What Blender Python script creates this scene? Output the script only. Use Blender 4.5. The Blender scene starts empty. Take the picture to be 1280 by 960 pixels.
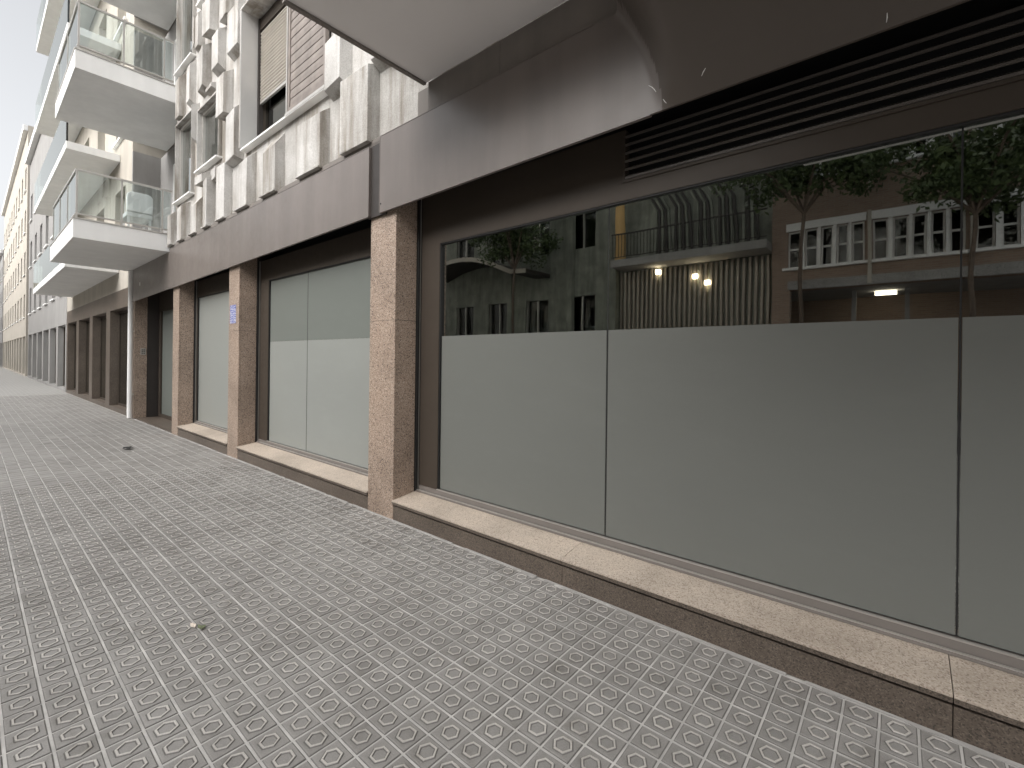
import bpy, bmesh, math, random
import numpy as np
from mathutils import Vector, Matrix
random.seed(7)
R = math.radians
scn = bpy.context.scene
col = scn.collection

# ------------------------------------------------------------------ camera
F, CX, CY, ROLL, H, D = 577.0, 640.0, 450.0, R(0.7), 1.6, 2.74   # photo pixels / metres
YAW = math.atan(488 / 577.0)
cd = bpy.data.cameras.new('camera'); cam = bpy.data.objects.new('camera', cd); col.objects.link(cam)
cd.sensor_fit = 'HORIZONTAL'; cd.sensor_width = 36.0; cd.lens = F / 1280 * 36
cd.shift_y = -(480 - CY) / 1280; cd.clip_start = 0.05; cd.clip_end = 2000
cam.matrix_world = (Matrix.Translation((0, -D, H)) @ Matrix.Rotation(YAW, 4, 'Z') @ Matrix.Rotation(R(90), 4, 'X') @ Matrix.Rotation(ROLL, 4, 'Z'))
scn.camera = cam

# ------------------------------------------------------------------ world, sun, exposure
SUN_EL, SUN_AZ = R(37), R(176)          # azimuth measured from +Y clockwise: light from the street side
w = bpy.data.worlds.new('World'); scn.world = w; w.use_nodes = True
wn = w.node_tree.nodes; wl = w.node_tree.links
bg = wn['Background']
sky = wn.new('ShaderNodeTexSky'); sky.sky_type = 'NISHITA'; sky.sun_disc = False
sky.sun_elevation = SUN_EL; sky.sun_rotation = SUN_AZ; sky.air_density = 1.0; sky.dust_density = 4.0; sky.ozone_density = 1.0
hs = wn.new('ShaderNodeHueSaturation'); hs.inputs['Saturation'].default_value = 0.12
wl.new(sky.outputs[0], hs.inputs['Color']); wl.new(hs.outputs[0], bg.inputs['Color'])
bg.inputs['Strength'].default_value = 0.12
sl = bpy.data.lights.new('sun', 'SUN'); sl.energy = 1.15; sl.angle = R(75); sl.color = (1, 0.97, 0.93)
sun = bpy.data.objects.new('sun', sl); col.objects.link(sun)
sd = Vector((math.sin(SUN_AZ) * math.cos(SUN_EL), math.cos(SUN_AZ) * math.cos(SUN_EL), math.sin(SUN_EL)))
sun.rotation_euler = sd.to_track_quat('Z', 'Y').to_euler(); sun.location = sd * 40
scn.view_settings.view_transform = 'Standard'; scn.view_settings.look = 'None'
scn.view_settings.gamma = 1.0; scn.view_settings.use_curve_mapping = False
scn.view_settings.exposure = 1.2

# ------------------------------------------------------------------ pixel helpers (photo pixels -> places on known planes)
FW = np.array([-math.sin(YAW), math.cos(YAW), 0]); RT = np.array([math.cos(YAW), math.sin(YAW), 0]); C0 = np.array([0, -D, H])
def ray(px, py):
    a, b = px - CX, py - CY; c, s = math.cos(ROLL), math.sin(ROLL)
    return FW + RT * (c * a + s * b) / F + np.array([0, 0, -(-s * a + c * b) / F])
def atY(px, py, Y=0.0):
    r = ray(px, py); return C0 + r * ((Y + D) / r[1])
GLASS_Y = 0.33
def opp(px, py, Y):                      # something seen mirrored in the shop glass, standing at depth Y across the street
    p = atY(px, py, 2 * GLASS_Y - Y); return p[0], p[2]
def proj(p):
    q = np.array(p) - C0; z = q @ FW
    if z < 0.05: return None
    a, b = q @ RT / z * F, -q[2] / z * F; c, s = math.cos(ROLL), math.sin(ROLL)
    return CX + c * a - s * b, CY + s * a + c * b, z

# ------------------------------------------------------------------ materials
def M(name): 
    m = bpy.data.materials.new(name); m.use_nodes = True
    n = m.node_tree.nodes; return m, n, m.node_tree.links, n['Principled BSDF']
def rgb(c): return (c[0], c[1], c[2], 1)
def ramp(n, stops):
    r = n.new('ShaderNodeValToRGB'); e = r.color_ramp.elements
    while len(e) < len(stops): e.new(0.5)
    for k, (p, c) in zip(e, stops): k.position = p; k.color = rgb(c)
    return r
def noise(n, l, scale, detail=4, vec=None, rough=0.6):
    t = n.new('ShaderNodeTexNoise'); t.inputs['Scale'].default_value = scale; t.inputs['Detail'].default_value = detail; t.inputs['Roughness'].default_value = rough
    if vec is not None: l.new(vec, t.inputs['Vector'])
    return t
def geopos(n): return n.new('ShaderNodeNewGeometry').outputs['Position']
def mixc(n, l, a, b, f, mode='MIX'):
    x = n.new('ShaderNodeMix'); x.data_type = 'RGBA'; x.blend_type = mode
    for sock, v in ((x.inputs[0], f), (x.inputs[6], a), (x.inputs[7], b)):
        if hasattr(v, 'links') or hasattr(v, 'is_output'): l.new(v, sock)
        elif isinstance(v, (tuple, list)): sock.default_value = rgb(v)
        else: sock.default_value = v
    return x.outputs[2]
def bump(n, l, height, strength, dist, bsdf):
    b = n.new('ShaderNodeBump'); b.inputs['Strength'].default_value = strength; b.inputs['Distance'].default_value = dist
    l.new(height, b.inputs['Height']); l.new(b.outputs[0], bsdf.inputs['Normal'])
def mapping(n, l, vec, scale):
    m = n.new('ShaderNodeMapping'); m.inputs['Scale'].default_value = scale; l.new(vec, m.inputs['Vector']); return m.outputs[0]

def paint(name, c, rough=0.45, var=0.12, scale=3.0, streak=0.0, spec=0.5, metallic=0.0, bmp=0.0):
    m, n, l, b = M(name); p = geopos(n)
    t = noise(n, l, scale, 5, p)
    r = ramp(n, [(0.3, [x * (1 - var) for x in c]), (0.7, [min(1, x * (1 + var)) for x in c])]); l.new(t.outputs[0], r.inputs[0])
    out = r.outputs[0]
    if streak:
        s = noise(n, l, 1.0, 4, mapping(n, l, p, (3.2, 3.2, 0.35)), 0.6)
        rr = ramp(n, [(0.42, (1 - streak,) * 3), (0.62, (1, 1, 1))]); l.new(s.outputs[0], rr.inputs[0])
        out = mixc(n, l, out, rr.outputs[0], 1.0, 'MULTIPLY')
    l.new(out, b.inputs['Base Color']); b.inputs['Roughness'].default_value = rough
    b.inputs['Specular IOR Level'].default_value = spec; b.inputs['Metallic'].default_value = metallic
    f = noise(n, l, scale * 7, 4, p)
    rg = n.new('ShaderNodeMapRange'); rg.inputs[3].default_value = max(0.02, rough - 0.1); rg.inputs[4].default_value = min(1, rough + 0.12)
    l.new(f.outputs[0], rg.inputs[0]); l.new(rg.outputs[0], b.inputs['Roughness'])
    if bmp: bump(n, l, noise(n, l, 160, 3, p).outputs[0], bmp, 0.002, b)
    return m

def granite(name, dark, mid, light, scale=150, rough=0.45, speck=(0.05, 0.045, 0.04)):
    m, n, l, b = M(name); p = geopos(n)
    v = n.new('ShaderNodeTexVoronoi'); v.inputs['Scale'].default_value = scale; l.new(p, v.inputs['Vector'])
    sx = n.new('ShaderNodeSeparateColor'); l.new(v.outputs['Color'], sx.inputs[0])
    r = ramp(n, [(0.0, speck), (0.13, dark), (0.3, mid), (0.75, mid), (1.0, light)]); l.new(sx.outputs[0], r.inputs[0])
    big = noise(n, l, 1.3, 5, p, 0.65); br = ramp(n, [(0.3, (0.68, 0.66, 0.64)), (0.5, (0.95, 0.94, 0.93)), (0.7, (1.12, 1.1, 1.08))]); l.new(big.outputs[0], br.inputs[0])
    l.new(mixc(n, l, r.outputs[0], br.outputs[0], 1.0, 'MULTIPLY'), b.inputs['Base Color'])
    b.inputs['Roughness'].default_value = rough
    bump(n, l, sx.outputs[1], 0.25, 0.001, b)
    return m

def tile_mat():
    m, n, l, b = M('cement_tile'); p = geopos(n)
    # one grey per tile
    sn = n.new('ShaderNodeVectorMath'); sn.operation = 'ADD'; sn.inputs[1].default_value = (TX0, TY0, 0); l.new(p, sn.inputs[0])
    dv = n.new('ShaderNodeVectorMath'); dv.operation = 'DIVIDE'; dv.inputs[1].default_value = (TPX, TPY, 1e6); l.new(sn.outputs[0], dv.inputs[0])
    fl = n.new('ShaderNodeVectorMath'); fl.operation = 'FLOOR'; l.new(dv.outputs[0], fl.inputs[0])
    wnz = n.new('ShaderNodeTexWhiteNoise'); l.new(fl.outputs[0], wnz.inputs['Vector'])
    tr = ramp(n, [(0.0, (0.238, 0.229, 0.217)), (0.5, (0.26, 0.25, 0.238)), (1.0, (0.282, 0.272, 0.259))]); l.new(wnz.outputs['Value'], tr.inputs[0])
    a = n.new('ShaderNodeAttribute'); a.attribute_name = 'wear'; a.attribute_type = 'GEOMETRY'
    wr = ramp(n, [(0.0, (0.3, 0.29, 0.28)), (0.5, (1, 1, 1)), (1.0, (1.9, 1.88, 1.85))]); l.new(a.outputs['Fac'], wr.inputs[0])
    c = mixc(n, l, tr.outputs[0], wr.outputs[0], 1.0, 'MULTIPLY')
    g = noise(n, l, 1.1, 6, p, 0.65); gr = ramp(n, [(0.3, (0.84, 0.83, 0.82)), (0.7, (1.1, 1.1, 1.1))]); l.new(g.outputs[0], gr.inputs[0])
    c = mixc(n, l, c, gr.outputs[0], 1.0, 'MULTIPLY')
    f = noise(n, l, 180, 3, p); fr = ramp(n, [(0.3, (0.85, 0.85, 0.85)), (0.7, (1.12, 1.12, 1.12))]); l.new(f.outputs[0], fr.inputs[0])
    c = mixc(n, l, c, fr.outputs[0], 1.0, 'MULTIPLY')
    # trodden-in gum and oil spots, and pale scuffs
    vz = n.new('ShaderNodeTexVoronoi'); vz.inputs['Scale'].default_value = 2.3; vz.inputs['Randomness'].default_value = 1.0
    wob = noise(n, l, 9, 3, p); wm_ = n.new('ShaderNodeVectorMath'); wm_.operation = 'MULTIPLY_ADD'; wm_.inputs[1].default_value = (0.05, 0.05, 0); l.new(wob.outputs['Color'], wm_.inputs[0]); l.new(p, wm_.inputs[2]); l.new(wm_.outputs[0], vz.inputs['Vector'])
    vr = ramp(n, [(0.0, (0.6, 0.59, 0.57)), (0.028, (0.64, 0.63, 0.61)), (0.05, (1, 1, 1))]); l.new(vz.outputs['Distance'], vr.inputs[0])
    c = mixc(n, l, c, vr.outputs[0], 0.8, 'MULTIPLY')
    st = noise(n, l, 3.5, 7, p, 0.75); sr = ramp(n, [(0.36, (0.72, 0.705, 0.68)), (0.47, (1, 1, 1)), (0.6, (1, 1, 1)), (0.72, (1.16, 1.15, 1.13))]); l.new(st.outputs[0], sr.inputs[0])
    c = mixc(n, l, c, sr.outputs[0], 0.75, 'MULTIPLY')
    l.new(c, b.inputs['Base Color']); b.inputs['Roughness'].default_value = 0.52; b.inputs['Specular IOR Level'].default_value = 0.55
    bump(n, l, f.outputs[0], 0.3, 0.0015, b)
    return m

def far_tile_mat():
    m, n, l, b = M('cement_tile_far'); p = geopos(n)
    t = n.new('ShaderNodeTexBrick'); t.offset = 0; t.inputs['Scale'].default_value = 1; t.inputs['Brick Width'].default_value = TPX; t.inputs['Row Height'].default_value = TPY
    t.inputs['Mortar Size'].default_value = 0.005; t.inputs['Color1'].default_value = rgb((0.3, 0.29, 0.275)); t.inputs['Color2'].default_value = rgb((0.33, 0.32, 0.305)); t.inputs['Mortar'].default_value = rgb((0.44, 0.43, 0.41))
    l.new(p, t.inputs['Vector']); l.new(t.outputs[0], b.inputs['Base Color']); b.inputs['Roughness'].default_value = 0.52
    return m

def concrete_mat():
    m, n, l, b = M('white_concrete'); p = geopos(n)
    g = noise(n, l, 0.9, 6, p, 0.65); gr = ramp(n, [(0.32, (0.36, 0.342, 0.318)), (0.62, (0.61, 0.596, 0.575))]); l.new(g.outputs[0], gr.inputs[0])
    s = noise(n, l, 1.0, 6, mapping(n, l, p, (4.5, 4.5, 0.5)), 0.6); sr = ramp(n, [(0.36, (0.55, 0.51, 0.46)), (0.54, (1, 1, 1))]); l.new(s.outputs[0], sr.inputs[0])
    c = mixc(n, l, gr.outputs[0], sr.outputs[0], 1.0, 'MULTIPLY')
    f = noise(n, l, 70, 5, p, 0.75); fr = ramp(n, [(0.35, (0.78, 0.775, 0.77)), (0.62, (1.08, 1.08, 1.08))]); l.new(f.outputs[0], fr.inputs[0])
    l.new(mixc(n, l, c, fr.outputs[0], 1.0, 'MULTIPLY'), b.inputs['Base Color']); b.inputs['Roughness'].default_value = 0.85
    bump(n, l, f.outputs[0], 0.5, 0.004, b)
    return m

def glass_mat(name, refl, tint):
    m, n, l, b = M(name); n.remove(b); out = n['Material Output']
    tr = n.new('ShaderNodeBsdfTransparent'); tr.inputs[0].default_value = rgb(tint)
    gl = n.new('ShaderNodeBsdfGlossy'); gl.inputs['Roughness'].default_value = 0.012; gl.inputs[0].default_value = (0.93, 0.95, 0.92, 1)
    p = geopos(n); bn = n.new('ShaderNodeBump'); bn.inputs['Strength'].default_value = 0.055; bn.inputs['Distance'].default_value = 0.01
    l.new(noise(n, l, 1.4, 2, p).outputs[0], bn.inputs['Height']); l.new(bn.outputs[0], gl.inputs['Normal'])
    fr = n.new('ShaderNodeFresnel'); fr.inputs[0].default_value = 1.5
    ad = n.new('ShaderNodeMath'); ad.operation = 'ADD'; ad.use_clamp = True; ad.inputs[1].default_value = refl; l.new(fr.outputs[0], ad.inputs[0])
    mx = n.new('ShaderNodeMixShader'); l.new(ad.outputs[0], mx.inputs[0]); l.new(tr.outputs[0], mx.inputs[1]); l.new(gl.outputs[0], mx.inputs[2])
    l.new(mx.outputs[0], out.inputs['Surface'])
    return m

def brick_mat(name, c1, c2, mort, scale=1.0):
    m, n, l, b = M(name); p = geopos(n)
    sp = n.new('ShaderNodeSeparateXYZ'); l.new(p, sp.inputs[0]); cb = n.new('ShaderNodeCombineXYZ'); l.new(sp.outputs[0], cb.inputs[0]); l.new(sp.outputs[2], cb.inputs[1])
    t = n.new('ShaderNodeTexBrick'); t.inputs['Scale'].default_value = scale; t.inputs['Brick Width'].default_value = 0.25; t.inputs['Row Height'].default_value = 0.07; t.inputs['Mortar Size'].default_value = 0.008
    t.inputs['Color1'].default_value = rgb(c1); t.inputs['Color2'].default_value = rgb(c2); t.inputs['Mortar'].default_value = rgb(mort)
    l.new(cb.outputs[0], t.inputs['Vector']); l.new(t.outputs[0], b.inputs['Base Color']); b.inputs['Roughness'].default_value = 0.85
    return m

def emit_mat(name, c, s):
    m, n, l, b = M(name); b.inputs['Base Color'].default_value = rgb(c); b.inputs['Emission Color'].default_value = rgb(c); b.inputs['Emission Strength'].default_value = s
    return m

def leaf_mat(name, c1, c2):
    m, n, l, b = M(name); p = geopos(n)
    t = noise(n, l, 2.2, 3, p); r = ramp(n, [(0.35, c1), (0.7, c2)]); l.new(t.outputs[0], r.inputs[0]); l.new(r.outputs[0], b.inputs['Base Color']); b.inputs['Roughness'].default_value = 0.6
    return m

def sticker_mat():
    m, n, l, b = M('blue_sticker'); p = geopos(n)
    wv = n.new('ShaderNodeTexWave'); wv.wave_type = 'RINGS'; wv.inputs['Scale'].default_value = 9; wv.inputs['Distortion'].default_value = 9; wv.inputs['Detail'].default_value = 3; wv.inputs['Detail Scale'].default_value = 3.0
    l.new(p, wv.inputs['Vector']); r = ramp(n, [(0.3, (0.09, 0.11, 0.36)), (0.55, (0.2, 0.24, 0.5)), (0.8, (0.52, 0.52, 0.56))]); l.new(wv.outputs[0], r.inputs[0])
    l.new(r.outputs[0], b.inputs['Base Color']); b.inputs['Roughness'].default_value = 0.5
    return m

TPX, TPY = 0.1333, 0.1308           # tile pitch along and across the pavement
TX0, TY0 = 0.064 + TPX * 400, 0.014 + TPY * 100
m_tile = tile_mat(); m_fartile = far_tile_mat()
m_mortar = paint('pale_mortar', (0.47, 0.455, 0.435), 0.75, 0.25, 6, bmp=0.3)
m_gran = granite('pink_granite', (0.16, 0.11, 0.082), (0.365, 0.28, 0.222), (0.56, 0.465, 0.39), 135)
m_plinth = granite('brown_granite', (0.072, 0.057, 0.045), (0.122, 0.098, 0.079), (0.19, 0.156, 0.13), 170)
m_sill = granite('beige_granite', (0.36, 0.295, 0.24), (0.5, 0.43, 0.36), (0.62, 0.55, 0.475), 170, 0.5, (0.27, 0.22, 0.18))
m_conc = concrete_mat()
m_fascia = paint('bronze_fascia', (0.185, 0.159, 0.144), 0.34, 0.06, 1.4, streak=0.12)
m_shaded_fascia = paint('shaded_bronze_fascia', (0.094, 0.077, 0.065), 0.42, 0.08, 1.4)  # fascia bronze again, darkened: shade of the fold put into the colour
m_frame = paint('brown_aluminium', (0.06, 0.048, 0.038), 0.5, 0.06, 2, spec=0.25)
m_rail = paint('grey_rail', (0.19, 0.17, 0.155), 0.45, 0.06, 3)
m_louv = paint('louvre_bronze', (0.105, 0.092, 0.082), 0.45, 0.06, 3)
m_dark = paint('dark_bronze', (0.035, 0.029, 0.026), 0.5, 0.1, 2)
m_black = paint('black_rubber', (0.012, 0.012, 0.012), 0.6, 0.1, 5)
m_alu = paint('bare_aluminium', (0.52, 0.5, 0.47), 0.35, 0.06, 6, metallic=0.6)
m_beam = paint('taupe_beam', (0.2, 0.178, 0.16), 0.6, 0.1, 2.2, streak=0.12)
m_soffit = paint('soffit_paint', (0.86, 0.83, 0.82), 0.7, 0.03, 0.8)
m_white = paint('white_plaster', (0.84, 0.835, 0.82), 0.75, 0.04, 1.3, streak=0.05)
m_wood = paint('weathered_wood', (0.25, 0.215, 0.193), 0.65, 0.2, 5, streak=0.2)
m_slat = paint('shutter_slat', (0.5, 0.46, 0.41), 0.55, 0.08, 4)
m_glass = glass_mat('shop_glass', 0.36, (0.5, 0.53, 0.5))
m_wglass = glass_mat('window_glass', 0.25, (0.25, 0.28, 0.3))
m_oglass = glass_mat('street_window_glass', 0.02, (0.2, 0.21, 0.21))
m_rglass = glass_mat('railing_glass', 0.06, (0.86, 0.9, 0.9))
def film(name, c):
    m, n, l, b = M(name); p = geopos(n)
    a = noise(n, l, 1.0, 5, mapping(n, l, p, (0.7, 1, 1.6)), 0.6); ar = ramp(n, [(0.3, [x * 0.975 for x in c]), (0.7, [x * 1.025 for x in c])]); l.new(a.outputs[0], ar.inputs[0])
    g = noise(n, l, 1.0, 6, mapping(n, l, p, (2.2, 1, 6.0)), 0.75); gr = ramp(n, [(0.5, (1, 1, 1)), (0.8, (1.05, 1.05, 1.05))]); l.new(g.outputs[0], gr.inputs[0])
    l.new(mixc(n, l, ar.outputs[0], gr.outputs[0], 1.0, 'MULTIPLY'), b.inputs['Base Color'])
    rg = n.new('ShaderNodeMapRange'); rg.inputs[3].default_value = 0.27; rg.inputs[4].default_value = 0.36; l.new(g.outputs[0], rg.inputs[0]); l.new(rg.outputs[0], b.inputs['Roughness'])
    b.inputs['Specular IOR Level'].default_value = 0.35
    return m
m_shaded_film = film('frosted_film', (0.165, 0.17, 0.157))  # near bay: shade under the balcony is mixed into the film colour
m_lit_film = film('lit_frosted_film', (0.27, 0.28, 0.263))  # same film in the farther bays, coloured without that shade
m_film2 = film('tinted_film', (0.165, 0.178, 0.163))
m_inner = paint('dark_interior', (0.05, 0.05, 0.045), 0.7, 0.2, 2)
m_curtain = paint('white_curtain', (0.62, 0.64, 0.66), 0.9, 0.1, 4, streak=0.25)
m_lining = paint('pale_grey_lining', (0.52, 0.51, 0.495), 0.6, 0.04, 2)
m_netc = paint('net_curtain_cloth', (0.3, 0.32, 0.3), 0.9, 0.1, 4, streak=0.2)
m_blue = paint('blue_grey_panel', (0.11, 0.12, 0.17), 0.4, 0.12, 2)
m_asph = paint('asphalt', (0.1, 0.1, 0.098), 0.85, 0.2, 20)
m_kerb = granite('kerb_granite', (0.2, 0.2, 0.2), (0.33, 0.32, 0.31), (0.45, 0.44, 0.43), 120, 0.7)
m_pave2 = paint('far_pavement', (0.32, 0.31, 0.295), 0.85, 0.12, 4)
m_cream = paint('cream_render', (0.5, 0.46, 0.4), 0.85, 0.08, 0.8, streak=0.12)
m_grey = paint('grey_render', (0.32, 0.31, 0.3), 0.85, 0.08, 0.8, streak=0.12)
m_brick = brick_mat('brown_brick', (0.27, 0.185, 0.14), (0.32, 0.225, 0.17), (0.3, 0.26, 0.22))
m_green = paint('grey_green_wall', (0.24, 0.25, 0.21), 0.8, 0.3, 1.6, streak=0.3)
m_metal = paint('corrugated_metal', (0.34, 0.3, 0.26), 0.35, 0.12, 3, metallic=0.5)
m_oran = paint('ochre_column', (0.62, 0.4, 0.16), 0.6, 0.1, 2)
m_lamp = emit_mat('lamp_glow', (1.0, 0.84, 0.58), 16.0)
m_glamp = emit_mat('garage_lamp_glow', (1.0, 0.9, 0.72), 5.0)
m_leaf = leaf_mat('leaf_green', (0.045, 0.07, 0.025), (0.1, 0.14, 0.05))
m_bark = paint('bark', (0.12, 0.09, 0.07), 0.9, 0.25, 12)
m_paper = paint('paper_scrap', (0.66, 0.58, 0.5), 0.8, 0.1, 40)
m_moss = paint('dry_leaf', (0.14, 0.16, 0.09), 0.8, 0.2, 40)

# ------------------------------------------------------------------ object helpers
WL = {}
def link(o, parent=None, loc=(0, 0, 0)):
    loc = Vector(loc); col.objects.link(o)
    if parent is not None:
        o.parent = parent; o.location = loc - WL[parent.name]
    else: o.location = loc
    WL[o.name] = loc
    return o
def empty(name, loc, label=None, cat=None, group=None, parent=None):
    o = bpy.data.objects.new(name, None); o.empty_display_size = 0.2; link(o, parent, loc)
    if label: o['label'] = label; o['category'] = cat
    if group: o['group'] = group
    return o
def tag(o, label, cat, group=None):
    o['label'] = label; o['category'] = cat
    if group: o['group'] = group
    return o
def struct(o): o['kind'] = 'structure'; return o
class MB:
    def __init__(s): s.v = []; s.f = []
    def box(s, x0, x1, y0, y1, z0, z1):
        k = len(s.v); s.v += [(x, y, z) for z in (z0, z1) for y in (y0, y1) for x in (x0, x1)]
        s.f += [tuple(k + i for i in q) for q in ((0, 2, 3, 1), (4, 5, 7, 6), (0, 1, 5, 4), (2, 6, 7, 3), (0, 4, 6, 2), (1, 3, 7, 5))]; return s
    def prism(s, poly, axis, a0, a1):      # poly: 2D points; axis 'X': (y,z) ; 'Y': (x,z) ; 'Z': (x,y)
        k = len(s.v); n = len(poly)
        for a in (a0, a1):
            for p in poly: s.v.append({'X': (a, p[0], p[1]), 'Y': (p[0], a, p[1]), 'Z': (p[0], p[1], a)}[axis])
        s.f.append(tuple(range(k, k + n))); s.f.append(tuple(range(k + 2 * n - 1, k + n - 1, -1)))
        for i in range(n): j = (i + 1) % n; s.f.append((k + i, k + n + i, k + n + j, k + j))
        return s
    def tube(s, pts, r, seg=10):
        k = len(s.v); n = len(pts)
        for i, p in enumerate(pts):
            p = Vector(p); a = Vector(pts[max(0, i - 1)]); b = Vector(pts[min(n - 1, i + 1)]); t = (b - a).normalized()
            u = t.cross(Vector((0.31, 0.77, 0.55))).normalized(); v = t.cross(u); rr = r[i] if isinstance(r, (list, tuple)) else r
            for j in range(seg):
                an = 2 * math.pi * j / seg; s.v.append(tuple(p + u * rr * math.cos(an) + v * rr * math.sin(an)))
        for i in range(n - 1):
            for j in range(seg): s.f.append((k + i * seg + j, k + i * seg + (j + 1) % seg, k + (i + 1) * seg + (j + 1) % seg, k + (i + 1) * seg + j))
        s.f.append(tuple(k + j for j in range(seg))[::-1]); s.f.append(tuple(k + (n - 1) * seg + j for j in range(seg)))
        return s
    def build(s, name, mat, parent=None, bevel=0.0, smooth=False):
        me = bpy.data.meshes.new(name); V = np.array(s.v, dtype=float); c = (V.min(0) + V.max(0)) / 2
        if parent is None: c[2] = V[:, 2].min()
        me.from_pydata([tuple(x) for x in (V - c)], [], s.f)
        bm = bmesh.new(); bm.from_mesh(me); bmesh.ops.recalc_face_normals(bm, faces=bm.faces)
        if bevel: bmesh.ops.bevel(bm, geom=[e for e in bm.edges if e.is_manifold and e.calc_face_angle(0) > 0.5], offset=bevel, segments=2, affect='EDGES', profile=0.6)
        bm.to_mesh(me); bm.free()
        if smooth:
            for p in me.polygons: p.use_smooth = True
            me.set_sharp_from_angle(angle=R(38))
        me.materials.append(mat)
        return link(bpy.data.objects.new(name, me), parent, c)
def box(name, x0, x1, y0, y1, z0, z1, mat, parent=None, bevel=0.0): return MB().box(x0, x1, y0, y1, z0, z1).build(name, mat, parent, bevel)
def copy_at(o, parent, loc):
    c = o.copy(); return link(c, parent, loc)

# ================================================================== GROUND
PAVE_Y = -8.0
struct(box('ground', -400, 300, -400, 400, -0.6, -0.16, m_asph))
struct(box('road', -300, 200, -12.0, PAVE_Y - 0.15, -0.156, -0.13, m_asph))
kerb = struct(box('kerb', -40, 6, PAVE_Y - 0.16, PAVE_Y + 0.0, -0.42, -0.302, m_pave2))
ks = None
for i in range(46):
    x = -40 + i
    if ks is None: ks = box('kerbstone', x + 0.004, x + 0.996, PAVE_Y - 0.15, PAVE_Y - 0.002, -0.3, 0.0, m_kerb, kerb, 0.012)
    else: copy_at(ks, kerb, (x + 0.5, PAVE_Y - 0.076, -0.15))
struct(box('opposite_pavement', -300, 200, -15.3, -12.0, -0.3, 0.0, m_pave2))
pave = struct(box('pavement', -300, 200, PAVE_Y, 0.9, -0.3, -0.0045, m_mortar))
FAR_X = -26.0
box('far_paving', -299.9, FAR_X, PAVE_Y + 0.002, -0.01, -0.02, 0.0, m_fartile, pave)

# ---- tiles: square cement tiles with a raised hexagonal ring
def tile_geom(rot, sc, jx, jy, detail):
    hx, hy = TPX / 2, TPY / 2; gx, gy = 0.0052, 0.006; e = 0.0045
    V = []; Wr = []; Fc = []
    def ring(pts, z, wv):
        k = len(V)
        for p in pts: V.append((p[0], p[1], z)); Wr.append(wv)
        return list(range(k, k + len(pts)))
    sq = lambda i: [(-hx + gx + i, -hy + gy + i), (hx - gx - i, -hy + gy + i), (hx - gx - i, hy - gy - i), (-hx + gx + i, hy - gy - i)]
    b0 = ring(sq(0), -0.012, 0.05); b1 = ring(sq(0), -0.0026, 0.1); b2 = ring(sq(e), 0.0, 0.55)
    def strip(a, b):
        n = len(a)
        for i in range(n): j = (i + 1) % n; Fc.append((a[i], a[j], b[j], b[i]))
    strip(b0, b1); strip(b1, b2)
    if not detail:
        Fc.append(tuple(b2)); return V, Fc, Wr
    def hexa(r): return [(jx + r * math.cos(rot + math.pi * k / 3), jy + r * math.sin(rot + math.pi * k / 3)) for k in range(6)]
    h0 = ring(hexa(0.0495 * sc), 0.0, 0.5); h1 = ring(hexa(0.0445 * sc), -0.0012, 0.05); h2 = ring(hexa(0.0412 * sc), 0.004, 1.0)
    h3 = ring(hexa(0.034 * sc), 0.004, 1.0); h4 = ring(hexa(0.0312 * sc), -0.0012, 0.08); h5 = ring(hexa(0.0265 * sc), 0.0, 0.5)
    # square (ccw from lower left) to hexagon, nearest joins
    angs = [math.atan2(V[i][1], V[i][0]) for i in b2]
    own = []
    for i in h0:
        an = math.atan2(V[i][1] - jy, V[i][0] - jx)
        own.append(min(range(4), key=lambda k: abs((angs[k] - an + math.pi) % (2 * math.pi) - math.pi)))
    for k in range(6):
        a, b = own[k], own[(k + 1) % 6]
        if a == b: Fc.append((h0[k], b2[a], h0[(k + 1) % 6]))
        else:
            Fc.append((h0[k], b2[a], b2[b], h0[(k + 1) % 6]))
    for a, b in ((h0, h1), (h1, h2), (h2, h3), (h3, h4), (h4, h5)): strip(a, b)
    Fc.append(tuple(h5))
    return V, Fc, Wr
def tile_mesh(name, V, Fc, Wr):
    me = bpy.data.meshes.new(name); me.from_pydata(V, [], Fc)
    bm = bmesh.new(); bm.from_mesh(me); bmesh.ops.recalc_face_normals(bm, faces=bm.faces); bm.to_mesh(me); bm.free()
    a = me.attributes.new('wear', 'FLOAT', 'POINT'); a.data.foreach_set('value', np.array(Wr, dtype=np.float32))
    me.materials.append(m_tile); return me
VAR = []
rs = random.Random(3)
for k in range(10):
    VAR.append(tile_geom(rs.uniform(-0.09, 0.09), rs.uniform(0.94, 1.06), rs.uniform(-.002, .002), rs.uniform(-.002, .002), True))
FLAT = tile_geom(0, 1, 0, 0, False)
MV = [tile_mesh('tile', *v) for v in VAR]
cells = []
nx0 = int((-0.064 - FAR_X) / TPX) - 1
for i in range(-26, nx0):
    x = -0.064 - TPX * (i + 0.5)
    for j in range(0, 61):
        y = -0.014 - TPY * (j + 0.5)
        if y - TPY / 2 < PAVE_Y: continue
        q = proj((x, y, 0)); size = 0
        if q and -5 < q[0] < 1285 and q[1] < 975:
            size = TPX * TPY * H / q[2] ** 3
        cells.append((size, x, y))
cells.sort(reverse=True)
rt = random.Random(11)
Vs, Fs, Ws = [], [], []
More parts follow.
